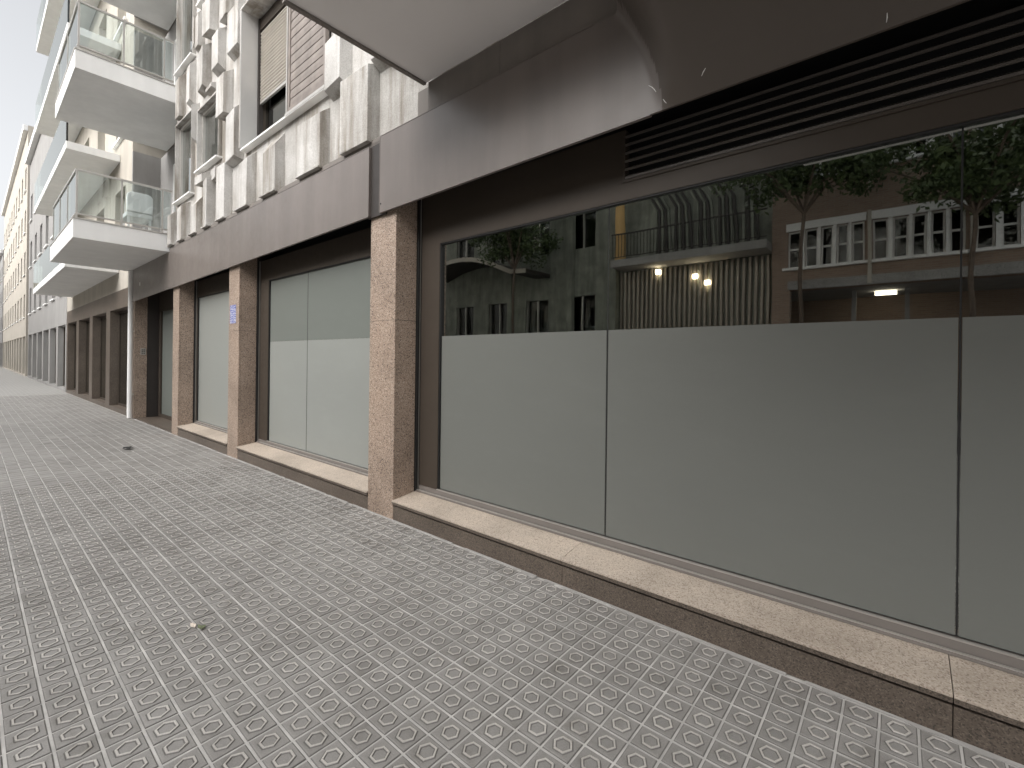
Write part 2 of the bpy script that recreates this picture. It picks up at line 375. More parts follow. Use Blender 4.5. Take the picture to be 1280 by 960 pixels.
for k, (size, x, y) in enumerate(cells):
    dz = rt.uniform(-0.0012, 0.0012); tx, ty = rt.gauss(0, 0.006), rt.gauss(0, 0.006); vi = rt.randrange(len(VAR)); rz = rt.gauss(0, 0.006)
    if k < 300:
        o = bpy.data.objects.new('tile', MV[vi]); link(o, pave, (x, y, dz)); o.rotation_euler = (tx, ty, rz)
    else:
        dist = math.hypot(x, y + D)
        V, Fc, Wr = VAR[vi] if (dist < 8.0) else FLAT
        b = len(Vs)
        Vs += [(p[0] - p[1] * rz + x, p[1] + p[0] * rz + y, p[2] + dz + p[1] * tx - p[0] * ty) for p in V]; Fs += [tuple(b + i for i in f) for f in Fc]; Ws += Wr
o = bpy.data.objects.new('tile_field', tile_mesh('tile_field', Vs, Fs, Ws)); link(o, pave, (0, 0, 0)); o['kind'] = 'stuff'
# mortar fillet against the plinth, with broken lumps
mb = MB(); xx = -15.2
rf = random.Random(5)
pts = []
while xx < 4.2:
    d = rf.choice([-0.009, -0.006, -0.002, 0.006, 0.016]) * rf.uniform(0.7, 1.2); pts.append((xx, d)); xx += rf.uniform(0.05, 0.14)
k0 = 0
for (xa, da), (xb, db) in zip(pts[:-1], pts[1:]):
    if rf.random() < 0.1: continue
    k = len(mb.v); mb.v += [(xa, 0.001, 0.006), (xb, 0.001, 0.006), (xb, -0.012 - db, 0.0008), (xa, -0.012 - da, 0.0008), (xa, 0.001, -0.01), (xb, 0.001, -0.01), (xb, -0.012 - db, -0.01), (xa, -0.012 - da, -0.01)]
    mb.f += [(k, k + 1, k + 2, k + 3), (k + 3, k + 2, k + 6, k + 7), (k + 4, k + 7, k + 6, k + 5)]
mb.build('mortar_joint', m_pave2, pave)

# ================================================================== OUR BUILDING
bld = empty('apartment_building', (-6, 0.5, 0), 'apartment building with white relief concrete above granite pillars and frosted shop windows', 'building')
# --- pillars, each of two granite slabs
PIL = [(-4.28, -3.84), (-8.33, -7.9), (-11.46, -11.05), (-15.2, -14.8), (4.2, 4.64)]
for k, (a, b) in enumerate(PIL):
    zj = 1.985 + 0.02 * k
    depth = 0.55 if k != 3 else 0.9
    p0 = box('pillar', a + 0.012, b - 0.012, 0.012, depth, 0, 3.55, m_dark, bld)
    for (z0, z1) in ((0, zj), (zj + 0.004, 3.5)):
        box('granite_slab', a, b, 0.0, 0.03, z0, z1, m_gran, p0, 0.002)              # street face
        box('granite_slab', b - 0.03, b, 0.0325, 0.255, z0, z1, m_gran, p0, 0.002)    # side towards us
        box('granite_slab', a, a + 0.03, 0.0325, 0.255, z0, z1, m_gran, p0, 0.002)
# --- sticker on the second pillar
xa, xb = -8.27, -8.02
box('sticker', xa, xb, -0.004, -0.0012, 2.13, 2.42, sticker_mat(), bld, 0.0)

# --- shop windows
def shop_window(x0, x1, gx, gz, frost, name='shop_window', louvre=None, top=3.13):
    # x0,x1 clear width between pillars; gx list of glass joints; gz (bottom, top) of glass
    mb = MB(); fy0, fy1 = 0.30, 0.40
    mb.box(x0 + 0.03, gx[0], fy0, fy1, gz[0], gz[1])                          # left jamb board
    mb.box(gx[-1], x1 - 0.03, fy0, fy1, gz[0], gz[1])
    if louvre:
        lx, lz0, lz1 = louvre
        mb.box(x0 + 0.03, lx, fy0, fy1, gz[1], top)
        mb.box(lx, x1 - 0.03, fy0, fy1, gz[1], lz0)
        
    else:
        mb.box(x0 + 0.03, x1 - 0.03, fy0, fy1, gz[1], top)
    wn_ = mb.build(name, m_frame, bld)
    box('shutter_slot', x0 + 0.001, x1 - 0.001, 0.52, 0.54, top - 0.1, 3.555, m_black, wn_)
    box('shutter_slot', x0 + 0.03, x1 - 0.03, 0.401, 0.519, top - 0.02, top - 0.001, m_black, wn_)
    box('bottom_rail', x0 + 0.031, x1 - 0.031, fy0 - 0.006, fy1 - 0.01, 0.2365, gz[0] - 0.002, m_rail, wn_)
    box('bottom_trim', x0 + 0.032, x1 - 0.032, 0.262, 0.293, 0.236, 0.25, m_rail, wn_)
    box('bottom_trim', x0 + 0.032, x1 - 0.032, 0.268, 0.284, 0.2502, 0.256, m_alu, wn_)
    box('bottom_trim', gx[0], gx[-1], 0.292, 0.31, gz[0] - 0.001, gz[0] + 0.006, m_alu, wn_)
    # side channel beside the pillar: dark gap, bare profile, gasket at the glass
    for s, xe in ((1, x0), (-1, x1)):
        box('side_channel', xe + s * 0.001, xe + s * 0.028, 0.262, 0.28, 0.24, top, m_black, wn_)
        box('side_profile', xe + s * 0.004, xe + s * 0.02, 0.284, 0.3, 0.24, top, m_alu, wn_)
    for s, xe in ((1, gx[0]), (-1, gx[-1])):
        box('gasket', xe + s * 0.0005, xe + s * 0.014, 0.306, 0.345, gz[0] + 0.007, gz[1], m_black, wn_)
    box('gasket', gx[0] + 0.015, gx[-1] - 0.015, 0.306, 0.345, gz[1] - 0.012, gz[1] - 0.0005, m_black, wn_)
    for a, b in zip(gx[:-1], gx[1:]):
        pa, pb = a + 0.004, b - 0.004
        zs = gz[0] + 0.008; zt = gz[1] - 0.013
        box('pane', pa, pb, GLASS_Y, GLASS_Y + 0.012, zs, zt, m_glass, wn_)
        if frost is None: continue
        for (f0, f1, mt) in frost:
            box('frosted_film', pa + 0.003, pb - 0.003, GLASS_Y - 0.003, GLASS_Y - 0.001, max(zs, f0), min(zt, f1), mt, wn_)
    for xm in gx[1:-1]:
        box('glass_joint', xm - 0.0035, xm + 0.0035, GLASS_Y - 0.002, GLASS_Y + 0.008, gz[0] + 0.008, gz[1] - 0.013, m_black, wn_)
    if louvre:
        lx, lz0, lz1 = louvre
        x1f = x1 - 0.08; h = (lz1 - lz0) / 6
        box('louvre_back', lx + 0.001, x1f, 0.36, 0.37, lz0, lz1, m_black, wn_)
        box('louvre_rim', lx - 0.02, lx, 0.292, 0.2985, lz0 - 0.02, lz1, m_frame, wn_)
        box('louvre_rim', lx + 0.0005, x1f, 0.292, 0.2985, lz0 - 0.02, lz0, m_frame, wn_)
        for k in range(6):
            z = lz0 + h * k
            MB().prism([(0.294, z + 0.004), (0.294, z + 0.02), (0.302, z + 0.024), (0.352, z + h * 0.9), (0.352, z + h * 0.72), (0.304, z + 0.006)], 'X', lx + 0.003, x1f).build('louvre_slat', m_louv, wn_)
    return wn_
W1x = [-3.53, -1.67, 0.21, 2.08, 3.94]
shop_window(-3.84, 4.2, W1x, (0.30, 2.755), [(0.3, 1.83, m_shaded_film)], louvre=(-1.53, 2.9, 3.25), top=3.26)
shop_window(-7.9, -4.28, [-7.56, -6.33, -4.6], (0.29, 2.80), [(0.29, 1.84, m_lit_film), (1.842, 2.8, m_film2)])
shop_window(-11.05, -8.33, [-10.98, -8.6], (0.28, 2.80), [(0.28, 2.8, m_lit_film)])
# far doorway bay: door glass set back, no sill
dw = MB().box(-14.8, -14.62, 0.5, 0.6, 0, 3.4).box(-11.62, -11.46, 0.5, 0.6, 0, 3.4).box(-14.62, -11.62, 0.5, 0.6, 2.75, 3.4).box(-14.62, -11.62, 0.502, 0.6, 0, 0.1).build('entrance', m_frame, bld)
for a, b in ((-14.62, -13.13), (-13.11, -11.62)):
    box('pane', a + 0.01, b - 0.01, 0.54, 0.55, 0.1, 2.75, m_glass, dw)
    box('frosted_film', a + 0.013, b - 0.013, 0.535, 0.538, 0.105, 2.745, m_film2, dw)
box('entrance_step', -14.8, -11.46, 0.02, 0.5, 0, 0.02, m_plinth, bld)
# --- sills and plinths
for (a, b) in ((-3.84, 4.2), (-7.9, -4.28), (-11.05, -8.33)):
    L = 1.95 if a > -4 else (b - a)
    n = max(1, round((b - a) / L)); st = (b - a) / n
    for k in range(n):
        u, v = a + k * st + (0.001 if k else 0.002), a + (k + 1) * st - 0.002
        MB().prism([(-0.016, 0.184), (-0.016, 0.198), (0.27, 0.234), (0.29, 0.234), (0.29, 0.184)], 'X', u, v).build('sill', m_sill, bld, 0.0015)
        box('sill_edge', u, v, -0.011, 0.29, 0.158, 0.1835, m_plinth, bld, 0.0015)
        box('plinth', u, v, 0.003, 0.295, 0.0, 0.14, m_plinth, bld, 0.002)
    box('plinth_core', a + 0.01, b - 0.01, 0.03, 0.28, 0.1405, 0.1575, m_black, bld)
# --- ceiling of the window recesses and the space behind the glass
box('recess_ceiling', -14.8, 4.2, -0.025, 0.99, 3.56, 3.62, m_dark, bld)
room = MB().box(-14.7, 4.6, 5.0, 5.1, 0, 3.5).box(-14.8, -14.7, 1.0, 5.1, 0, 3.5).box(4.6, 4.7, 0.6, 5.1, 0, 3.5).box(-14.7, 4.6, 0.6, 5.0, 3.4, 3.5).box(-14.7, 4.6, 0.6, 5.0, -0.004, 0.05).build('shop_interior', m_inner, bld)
# --- fascia
def zb(x): return 3.125 + 0.0125 * x           # slightly falling lower edge
def fascia(x0, x1, ztop, fold=None, mat=m_fascia, side=0):
    mb = MB(); xs = [x0, x1] if not fold else sorted(set([x0] + [fold[1] - 0.05 + 0.015 * k for k in range(46)] + [x1]))
    xs = [x for x in xs if x0 <= x <= x1]; nzz = 1 if not fold else 24
    grid = []
    for off in (0.0, 0.018):
        g = []
        for x in xs:
            row = []
            for k in range(nzz + 1):
                v = k / nzz; z = zb(x) + (ztop - zb(x)) * v; y = -0.055
                if fold:
                    c = fold[0] + (fold[1] - fold[0]) * v ** 1.8          # crease leans, curving towards the top
                    t = min(1, max(0, (x - c) / 0.24)); t = t * t * (3 - 2 * t)
                    y -= 0.62 * v * t
                    z += 0.1 * t * v
                row.append(len(mb.v)); mb.v.append((x, y + off, z))
            g.append(row)
        grid.append(g)
    a, b = grid; n = len(xs)
    if fold:                                   # one sheet split along the crease, shade coloured into the right half
        keep = lambda i, k: (0.5 * (xs[i] + xs[i + 1]) < fold[0] + (fold[1] - fold[0]) * ((k + .5) / nzz) ** 1.8 + 0.06) == (side == 0)
        for i in range(n - 1):
            for k in range(nzz):
                if keep(i, k): mb.f.append((a[i][k], a[i + 1][k], a[i + 1][k + 1], a[i][k + 1])); mb.f.append((b[i][k], b[i][k + 1], b[i + 1][k + 1], b[i + 1][k]))
            if keep(i, 0): mb.f.append((a[i][0], b[i][0], b[i + 1][0], a[i + 1][0]))
            if keep(i, nzz - 1): mb.f.append((a[i][nzz], a[i + 1][nzz], b[i + 1][nzz], b[i][nzz]))
        e = 0 if side == 0 else n - 1
        for k in range(nzz): mb.f.append((a[e][k], a[e][k + 1], b[e][k + 1], b[e][k]))
        used = sorted(set(i for f in mb.f for i in f)); rm = {u: q for q, u in enumerate(used)}
        mb.v = [mb.v[u] for u in used]; mb.f = [tuple(rm[i] for i in f) for f in mb.f]
        return mb.build('fascia_panel', mat, bld, smooth=True)
    for i in range(n - 1):
        for k in range(nzz):
            mb.f.append((a[i][k], a[i + 1][k], a[i + 1][k + 1], a[i][k + 1])); mb.f.append((b[i][k], b[i][k + 1], b[i + 1][k + 1], b[i + 1][k]))
        mb.f.append((a[i][0], b[i][0], b[i + 1][0], a[i + 1][0])); mb.f.append((a[i][nzz], a[i + 1][nzz], b[i + 1][nzz], b[i][nzz]))
    for i in (0, n - 1):
        for k in range(nzz): mb.f.append((a[i][k], a[i][k + 1], b[i][k + 1], b[i][k]))
    return mb.build('fascia_panel', mat, bld, smooth=bool(fold))
fascia(-11.54, -4.25, 3.79); fascia(-14.78, -11.55, 3.74)
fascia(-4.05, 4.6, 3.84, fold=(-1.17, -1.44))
fascia(-4.05, 4.6, 3.84, fold=(-1.17, -1.44), mat=m_shaded_fascia, side=1)
# thin turned edges of the metal sheets
for (a, b, z) in ((-11.54, -4.25, 3.7905), (-4.05, -1.19, 3.8405)):
    box('turned_edge', a, min(b, -1.6), -0.058, 0.06, z, z + 0.006, m_fascia, bld)
    MB().prism([(a, zb(a) - 0.006), (b, zb(b) - 0.006), (b, zb(b) - 0.0005), (a, zb(a) - 0.0005)], 'Y', -0.058, -0.03).build('turned_edge', m_fascia, bld)
box('turned_edge', -4.2505, -4.2445, -0.058, 0.0, 3.075, 3.79, m_fascia, bld)
box('turned_edge', -4.056, -4.0505, -0.058, 0.0, 3.078, 3.84, m_fascia, bld)
box('rivet', -4.035, -4.02, -0.06, -0.0552, 3.15, 3.165, m_black, bld, 0.002)
box('gap_backing', -4.3, -3.99, -0.03, -0.002, 3.06, 3.83, m_dark, bld)
def fold_y(x, z):
    v = min(1, max(0, (z - zb(x)) / (3.84 - zb(x)))); c = -1.17 - 0.27 * v ** 1.8; t = min(1, max(0, (x - c) / 0.24)); t = t * t * (3 - 2 * t)
    return -0.055 - 0.62 * v * t
for pix in (((811, 107), (815, 109), (818, 112), (820, 115)), ((882, 85), (879, 90), (877, 95)), ((1109, 16), (1109, 22), (1108, 28)), ((829, 124), (831, 127), (833, 129))):
    pts_ = []
    for (px, py) in pix:
        Y = -0.06
        for _ in range(14): q = atY(px, py, Y); Y = 0.5 * Y + 0.5 * (fold_y(q[0], q[2]) - 0.0015)
        pts_.append(tuple(atY(px, py, Y)))
    MB().tube(pts_, [0.0014] + [0.0024] * (len(pts_) - 2) + [0.0012], 6).build('scratch', m_white, bld)
# --- beam between fascia and balcony
box('flashing', -14.0, -3.56, -0.03, 0.05, 3.8, 3.868, m_beam, bld)
box('beam_panel', -3.56, -3.36, 0.03, 0.2, 3.845, 4.147, m_beam, bld, 0.003)
xs_ = [-3.357, -2.47, -0.62, 1.2, 4.6]
for a, b in zip(xs_[:-1], xs_[1:]): box('beam_panel', a, b - 0.003, -0.012, 0.2, 3.846, 4.147, m_beam, bld, 0.002)
# --- upper wall around the windows
TOP = 13.0
def winrect(f): return [(-7.8, -5.28, 4.80 + f, 6.92 + f), (-10.05, -8.95, 5.02 + f, 6.14 + f), (-11.44, -10.42, (4.73 if f == 0 else 4.28) + f, 6.3 + f)]
WINS = winrect(0) + winrect(3.1) + winrect(6.2)
def minus(rects, w):
    out = []
    for (a, b, c, d) in rects:
        x0, x1, z0, z1 = max(a, w[0]), min(b, w[1]), max(c, w[2]), min(d, w[3])
        if x0 >= x1 - 1e-6 or z0 >= z1 - 1e-6: out.append((a, b, c, d)); continue
        if a < x0: out.append((a, x0, c, d))
        if x1 < b: out.append((x1, b, c, d))
        if c < z0: out.append((x0, x1, c, z0))
        if z1 < d: out.append((x0, x1, z1, d))
    return out
wall = MB(); RC = [(-11.6, -3.54, 3.87, TOP)]
for wr_ in WINS: RC = minus(RC, wr_)
for (a, b, c, d) in RC: wall.box(a, b, 0.06, 0.6, c, d)
wall.box(-3.54, 4.64, 0.06, 0.6, 4.15, TOP)
wl_ = wall.build('wall', m_conc, bld)
box('building_core', -15.2, 4.64, 0.95, 12, 3.9, TOP, m_grey, bld)
# --- relief blocks: staggered precast prisms
EDG = [-3.54, -4.24, -4.79, -5.275, -5.86, -6.49, -6.985, -7.45, -7.95, -8.42, -8.78, -9.14, -9.5, -9.886, -10.25, -10.62, -11.0, -11.3, -11.6]
rr = random.Random(21)
ROW = [3.872, 4.68, 5.55, 6.42, 7.28, 8.15, 9.02, 9.9, 10.8]
for i in range(len(EDG) - 1):
    xl, xr = EDG[i + 1], EDG[i]
    for j in range(len(ROW) - 1):
        if (i + j) % 2 == 0 : continue
        ju, jd = rr.uniform(-0.12, 0.14), rr.uniform(-0.1, 0.12)
        z0 = ROW[j] - (0 if j == 0 else 0.04 + jd * 0.8); z1 = ROW[j + 1] + 0.02 + ju
        rects = [(xl, xr, z0, z1)]
        for wr_ in WINS: rects = minus(rects, (wr_[0] - 0.07, wr_[1] + 0.07, wr_[2] - 0.09, wr_[3] + 0.09))
        d1 = rr.uniform(0.1, 0.16); d2 = d1 + rr.uniform(-0.045, 0.015)
        for (a, b, c, d) in rects:
            if b - a < 0.12 or d - c < 0.16: continue
            ch = min(0.16 * rr.uniform(0.4, 1.4), (d - c) * 0.4); cb = 0.0 if j == 0 else min(rr.choice([0.0, 0.0, 0.06, 0.1]), (d - c) * 0.3)
            ya, yb = 0.059 - d2, 0.059 - d1          # left and right front edge
            g = MB(); e = 0.012
            g.v = [(a, 0.08, c), (b, 0.08, c), (b, 0.08, d), (a, 0.08, d), (a + e, ya, c + cb - 0.012), (b - e, yb, c + cb - 0.012), (b - e, yb, d - ch), (a + e, ya, d - ch)]
            g.f = [(4, 5, 6, 7), (0, 1, 5, 4), (1, 2, 6, 5), (2, 3, 7, 6), (3, 0, 4, 7), (3, 2, 1, 0)]
            g.build('relief_block', m_conc, bld, 0.004)
# bottom drip lip under the relief, stepping in and out
for i in range(len(EDG) - 1):
    y = -0.085 if i % 2 else 0.0
    box('drip_lip', EDG[i + 1] + 0.002, EDG[i] - 0.002, y, 0.055, 3.862 - (0.01 if i % 2 else 0), 3.8715 - (0.0 if i % 2 else 0.001), m_conc, bld)
# --- upper windows
def window(x0, x1, z0, z1, kind):
    o = MB()
    t = 0.05; w0 = 0.26 if kind == 'big' else 0.08; w1 = w0 + 0.08
    o.box(x0, x0 + t, w0, w1, z0, z1).box(x1 - t, x1, w0, w1, z0, z1).box(x0 + t, x1 - t, w0, w1, z1 - t, z1).box(x0 + t, x1 - t, w0, w1, z0, z0 + t)
    if kind == 'big': o.box((x0 + x1) / 2 - 0.03, (x0 + x1) / 2 + 0.03, w0, w1, z0 + t, z1 - t)
    fo = o.build('window', m_alu if kind != 'big' else m_frame, bld)
    box('pane', x0 + t, x1 - t, w0 + 0.04, w0 + 0.046, z0 + t, z1 - t, m_wglass, fo)
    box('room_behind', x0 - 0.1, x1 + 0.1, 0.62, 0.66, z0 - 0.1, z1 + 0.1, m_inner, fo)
    # surround lining, standing proud of the concrete
    box('sill', x0 - 0.04, x1 + 0.04, -0.04, w0, z0 - 0.03, z0 - 0.001, m_white, fo, 0.004)
    yp = -0.06 if kind == 'big' else 0.0
    box('surround', x0 - 0.028, x0 - 0.001, yp, 0.0585, z0, z1, m_conc, fo, 0.003)
    box('surround', x0 - 0.028, x1 + 0.028, yp, 0.0585, z1 + 0.001, z1 + 0.03, m_conc, fo, 0.003)
    if kind == 'big': box('jamb_lining', x0 + 0.0005, x0 + 0.0115, -0.055, 0.185, z0, z1 - 0.001, m_lining, fo)
    if kind != 'big':
        box('surround', x1 + 0.001, x1 + 0.022, 0.0, 0.0585, z0, z1, m_conc, fo, 0.003)
        pts = []
        cb_ = MB(); n = 40
        xa, xb = x0 + 0.3 * (x1 - x0), x1 - 0.06
        for k in range(n + 1):
            x = xa + (xb - xa) * k / n; y = w0 + 0.09 + 0.02 * math.sin(k * 1.3) + 0.008 * math.sin(k * 3.1)
            cb_.v += [(x, y, z0 + 0.05), (x, y, z1 - 0.05)]
            if k: q = 2 * k; cb_.f.append((q - 2, q, q + 1, q - 1))
        cb_.build('curtain', m_curtain, fo, smooth=True)
    else: box('net_curtain', x0 + 0.06, x1 - 0.06, 0.4, 0.402, z0 + 0.05, z1 - 0.05, m_netc, fo)
    return fo
def shutters(x0, x1, z0, z1, f):
    # roller shutter, half lowered
    xm = x0 + 1.52
    rs_ = box('roller_shutter', x0 + 0.06, xm, 0.20, 0.25, z1 - 0.2, z1 - 0.02, m_frame, bld)
    zz = z0 + 0.8; n = int((z1 - 0.21 - zz) / 0.052); sl_ = None
    for k in range(n):
        c = (x0 + 0.06 + xm) / 2, 0.226, zz + 0.052 * (k + 0.5)
        if sl_ is None:
            sl_ = MB().prism([(0.23, zz + 0.005), (0.214, zz + 0.006), (0.2, zz + 0.016), (0.206, zz + 0.036), (0.216, zz + 0.045), (0.23, zz + 0.046)], 'X', x0 + 0.07, xm - 0.01).build('slat', m_slat, rs_)
        else: copy_at(sl_, rs_, WL[sl_.name] + Vector((0, 0, 0.052 * k)))
    box('shutter_backing', x0 + 0.07, xm - 0.01, 0.2305, 0.236, zz, z1 - 0.2, m_dark, rs_)
    box('bottom_bar', x0 + 0.065, xm - 0.005, 0.205, 0.236, zz - 0.04, zz - 0.001, m_alu, rs_)
    box('guide', x0 + 0.012, x0 + 0.055, 0.19, 0.255, z0 + 0.01, z1 - 0.01, m_dark, rs_); box('guide', xm + 0.001, xm + 0.03, -0.03, 0.255, z0 + 0.01, z1 - 0.01, m_alu, rs_)
    # sliding panel of horizontal boards on the street side
    a, b = xm + 0.035, x1 + 0.02
    box('shutter_back', a + 0.05, b - 0.05, 0.0125, 0.028, z0 + 0.09, z1 - 0.09, m_wood, bld)
    ws = MB().box(a, a + 0.05, -0.02, 0.03, z0 + 0.03, z1 - 0.03).box(b - 0.05, b, -0.02, 0.03, z0 + 0.03, z1 - 0.03).box(a + 0.05, b - 0.05, -0.02, 0.03, z0 + 0.03, z0 + 0.09).box(a + 0.05, b - 0.05, -0.02, 0.03, z1 - 0.09, z1 - 0.03).build('wooden_shutter', m_wood, bld)
    n = 17; h = (z1 - z0 - 0.18) / n
    for k in range(n):
        z = z0 + 0.09 + h * k
        MB().prism([(0.012, z + 0.003), (-0.006, z + 0.003), (-0.008, z + h * 0.5), (-0.002, z + h - 0.004), (0.012, z + h - 0.004)], 'X', a + 0.05, b - 0.05).build('board', m_wood, ws)
    box('shutter_track', a - 0.03, b + 0.03, -0.045, 0.035, z0 - 0.02, z0 + 0.02, m_alu, ws, 0.003)
for f in (0, 3.1, 6.2):
    for k, (a, b, c, d) in enumerate(winrect(f)):
        window(a, b, c, d, 'big' if k == 0 else 'small')
    a, b, c, d = winrect(f)[0]; shutters(a, b, c, d, f)
# --- near balcony overhead
nb = box('balcony', -3.4, 4.7, -1.3, -0.014, 4.15, 4.36, m_soffit, bld, 0.006)
box('drip_trim', -3.412, -3.375, -1.3, -0.02, 4.132, 4.149, m_beam, nb)
box('added_shade_slab', -1.0, 4.7, -3.6, -1.301, 4.16, 4.36, m_soffit, nb, 0.006)  # unseen slab, added to shade the near glass and pavement
box('parapet', -3.4, -3.3, -1.3, -0.02, 4.361, 5.2, m_rglass, nb); box('parapet', -3.29, -1.0, -1.3, -1.24, 4.361, 5.2, m_rglass, nb)
# --- far balconies with glass railings
def balcony(x0, x1, zbot, ztop, depth):
    s = box('balcony', x0, x1, -depth, 0.55, zbot, ztop, m_white, bld, 0.006)
    box('floor_edge', x0 - 0.01, x1 + 0.012, -depth - 0.012, 0.04, ztop + 0.001, ztop + 0.025, m_alu, s)
    zr = ztop + 0.93; y0 = -depth + 0.05; xr = x1 - 0.04; xl = x0 + 0.04
    side = [(-0.16, y0)]
    for (za, zt) in ((zr - 0.035, zr), (ztop + 0.09, ztop + 0.115)):
        box('rail', xr - 0.02, xr + 0.02, y0 - 0.02, 0.0, za, zt, m_alu, s); box('rail', xl, xr - 0.0205, y0 - 0.02, y0 + 0.02, za, zt, m_alu, s)
    for y in (-0.16, -0.16 - (depth - 0.21) / 2, y0): box('post', xr - 0.014, xr + 0.014, y - 0.014, y + 0.014, ztop + 0.026, zr - 0.036, m_alu, s)
    n = max(2, int((xr - xl) / 1.1))
    for k in range(n): 
        x = xl + (xr - xl) * k / n + 0.02; box('post', x - 0.014, x + 0.014, y0 - 0.014, y0 + 0.014, ztop + 0.026, zr - 0.036, m_alu, s)
    box('railing_glass', xr - 0.004, xr + 0.004, y0 + 0.02, -0.02, ztop + 0.12, zr - 0.04, m_rglass, s)
    box('railing_glass', xl + 0.02, xr - 0.03, y0 - 0.004, y0 + 0.004, ztop + 0.12, zr - 0.04, m_rglass, s)
    return s
BX = -11.605
balcony(-15.15, BX, 3.75, 4.1, 1.5); balcony(-14.5, BX, 6.86, 7.2, 1.5); balcony(-14.5, BX, 9.96, 10.3, 1.5)
# recessed wall behind the balconies
for f in (0, 3.1, 6.2):
    z0, z1 = 4.13 + f, 6.84 + f
    lw = MB().box(-11.9, BX, 0.56, 0.66, z0, z1).box(-15.2, -13.95, 0.56, 0.66, z0, z1).box(-13.95, -11.9, 0.56, 0.66, z0 + 2.25, z1).box(-15.2, -15.1, -0.02, 0.56, z0, z1).build('balcony_wall', m_grey, bld)
    box('blue_panel', -12.55, -11.93, 0.50, 0.555, z0 + 0.02, z0 + 2.24, m_blue, lw)
    fr_ = MB()
    for x in (-13.95, -13.25, -12.62): fr_.box(x, x + 0.06, 0.56, 0.64, z0, z0 + 2.24)
    fr_.box(-13.89, -12.62, 0.56, 0.64, z0 + 2.18, z0 + 2.24).build('door_frame', m_white, lw)
    box('pane', -13.9, -12.6, 0.60, 0.606, z0, z0 + 2.18, m_wglass, lw); box('room_behind', -14, -11.9, 0.9, 0.93, z0, z1, m_inner, lw)
# --- downpipe, entry panel, small lamp
dp = MB().tube([(-14.88, -0.07, 0.02), (-14.88, -0.07, 3.74)], 0.055, 12).build('downpipe', m_white, bld, smooth=True)
for z in (0.6, 2.2, 3.4): box('bracket', -14.95, -14.81, -0.02, -0.001, z, z + 0.03, m_alu, dp)
ip = box('intercom', -14.797, -14.785, 0.12, 0.23, 1.62, 1.78, m_alu, bld, 0.003)
for r_ in range(3):
    for c_ in range(2): box('button', -14.7845, -14.78, 0.14 + 0.04 * c_, 0.165 + 0.04 * c_, 1.645 + 0.042 * r_, 1.668 + 0.042 * r_, m_frame, ip)
box('fascia_plate', -14.05, -13.98, -0.062, -0.0555, 3.28, 3.36, m_white, bld, 0.002)

# ================================================================== SMALL THINGS
def scrap(name, x, y, s, mat, label, cat, seed):
    r_ = random.Random(seed); n = 9; mb = MB(); z = 0.006
    top = [(x + s * math.cos(2 * math.pi * k / n) * r_.uniform(0.6, 1.15), y + 0.62 * s * math.sin(2 * math.pi * k / n) * r_.uniform(0.6, 1.15), z + r_.uniform(0, 0.35) * s) for k in range(n)]
    mb.v = top + [(p[0], p[1], p[2] - 0.0015) for p in top] + [(x, y, z + 0.2 * s), (x, y, z + 0.2 * s - 0.0015)]
    for k in range(n):
        j = (k + 1) % n; mb.f += [(k, j, 2 * n), (n + j, n + k, 2 * n + 1), (k, n + k, n + j, j)]
    tag(mb.build(name, mat), label, cat)
scrap('paper_scrap', -3.19, -1.86, 0.028, m_paper, 'small crumpled pale paper scrap lying on the tiles', 'litter', 2)
scrap('dry_leaf', -3.13, -1.835, 0.035, m_moss, 'small curled greenish dry leaf beside the paper scrap', 'leaf', 4)
scrap('dark_scrap', -10.05, -0.95, 0.12, m_black, 'flat dark scrap lying on the far pavement', 'litter', 6)
for k, (x, y, s) in enumerate(((-1.83, -0.03, 0.03), (-2.08, -0.035, 0.022), (-2.2, -0.03, 0.014))):
    r_ = random.Random(k); mb = MB(); n = 7
    t_ = [(x + s * 1.5 * math.cos(2 * math.pi * q / n), y + 0.4 * s * math.sin(2 * math.pi * q / n) * r_.uniform(0.7, 1.2), 0.009) for q in range(n)]
    mb.v = t_ + [(p[0] * 1.0, p[1], 0.002) for p in t_]; mb.f = [tuple(range(n))] + [(q, q + n, (q + 1) % n + n, (q + 1) % n) for q in range(n)]
    mb.build('mortar_lump', m_mortar, pave)
# white armchair on the lower far balcony
ch = empty('garden_chair', (-12.6, -0.45, 4.126), 'rounded white chair standing behind the glass railing of the lower balcony', 'chair')
def rounded(x0, x1, z0, z1, r, y0, y1, name):
    p = []
    for cx, cz, a0 in ((x1 - r, z1 - r, 0), (x0 + r, z1 - r, 90)):
        for k in range(7): a = R(a0 + 15 * k); p.append((cx + r * math.cos(a), cz + r * math.sin(a)))
    p += [(x0, z0), (x1, z0)]
    return MB().prism(p, 'Y', y0, y1).build(name, m_white, ch, 0.012)
MB().prism([(-0.62 + 0.0, 4.5), (-0.18, 4.5), (-0.18, 4.6), (-0.62, 4.6)], 'X', -12.9, -12.3).build('seat', m_white, ch, 0.02)
bk = []
for cy, a0 in ((-0.28, 0), (-0.52, 90)):
    for k in range(7): a = R(a0 + 15 * k); bk.append((cy + 0.1 * math.cos(a), 4.92 + 0.1 * math.sin(a)))
bk += [(-0.62, 4.605), (-0.18, 4.605)]
MB().prism(bk, 'X', -12.36, -12.28).build('backrest', m_white, ch, 0.02)
for x in (-12.86, -12.34):
    for y in (-0.58, -0.22): box('leg', x - 0.02, x + 0.02, y - 0.02, y + 0.02, 4.126, 4.499, m_white, ch)

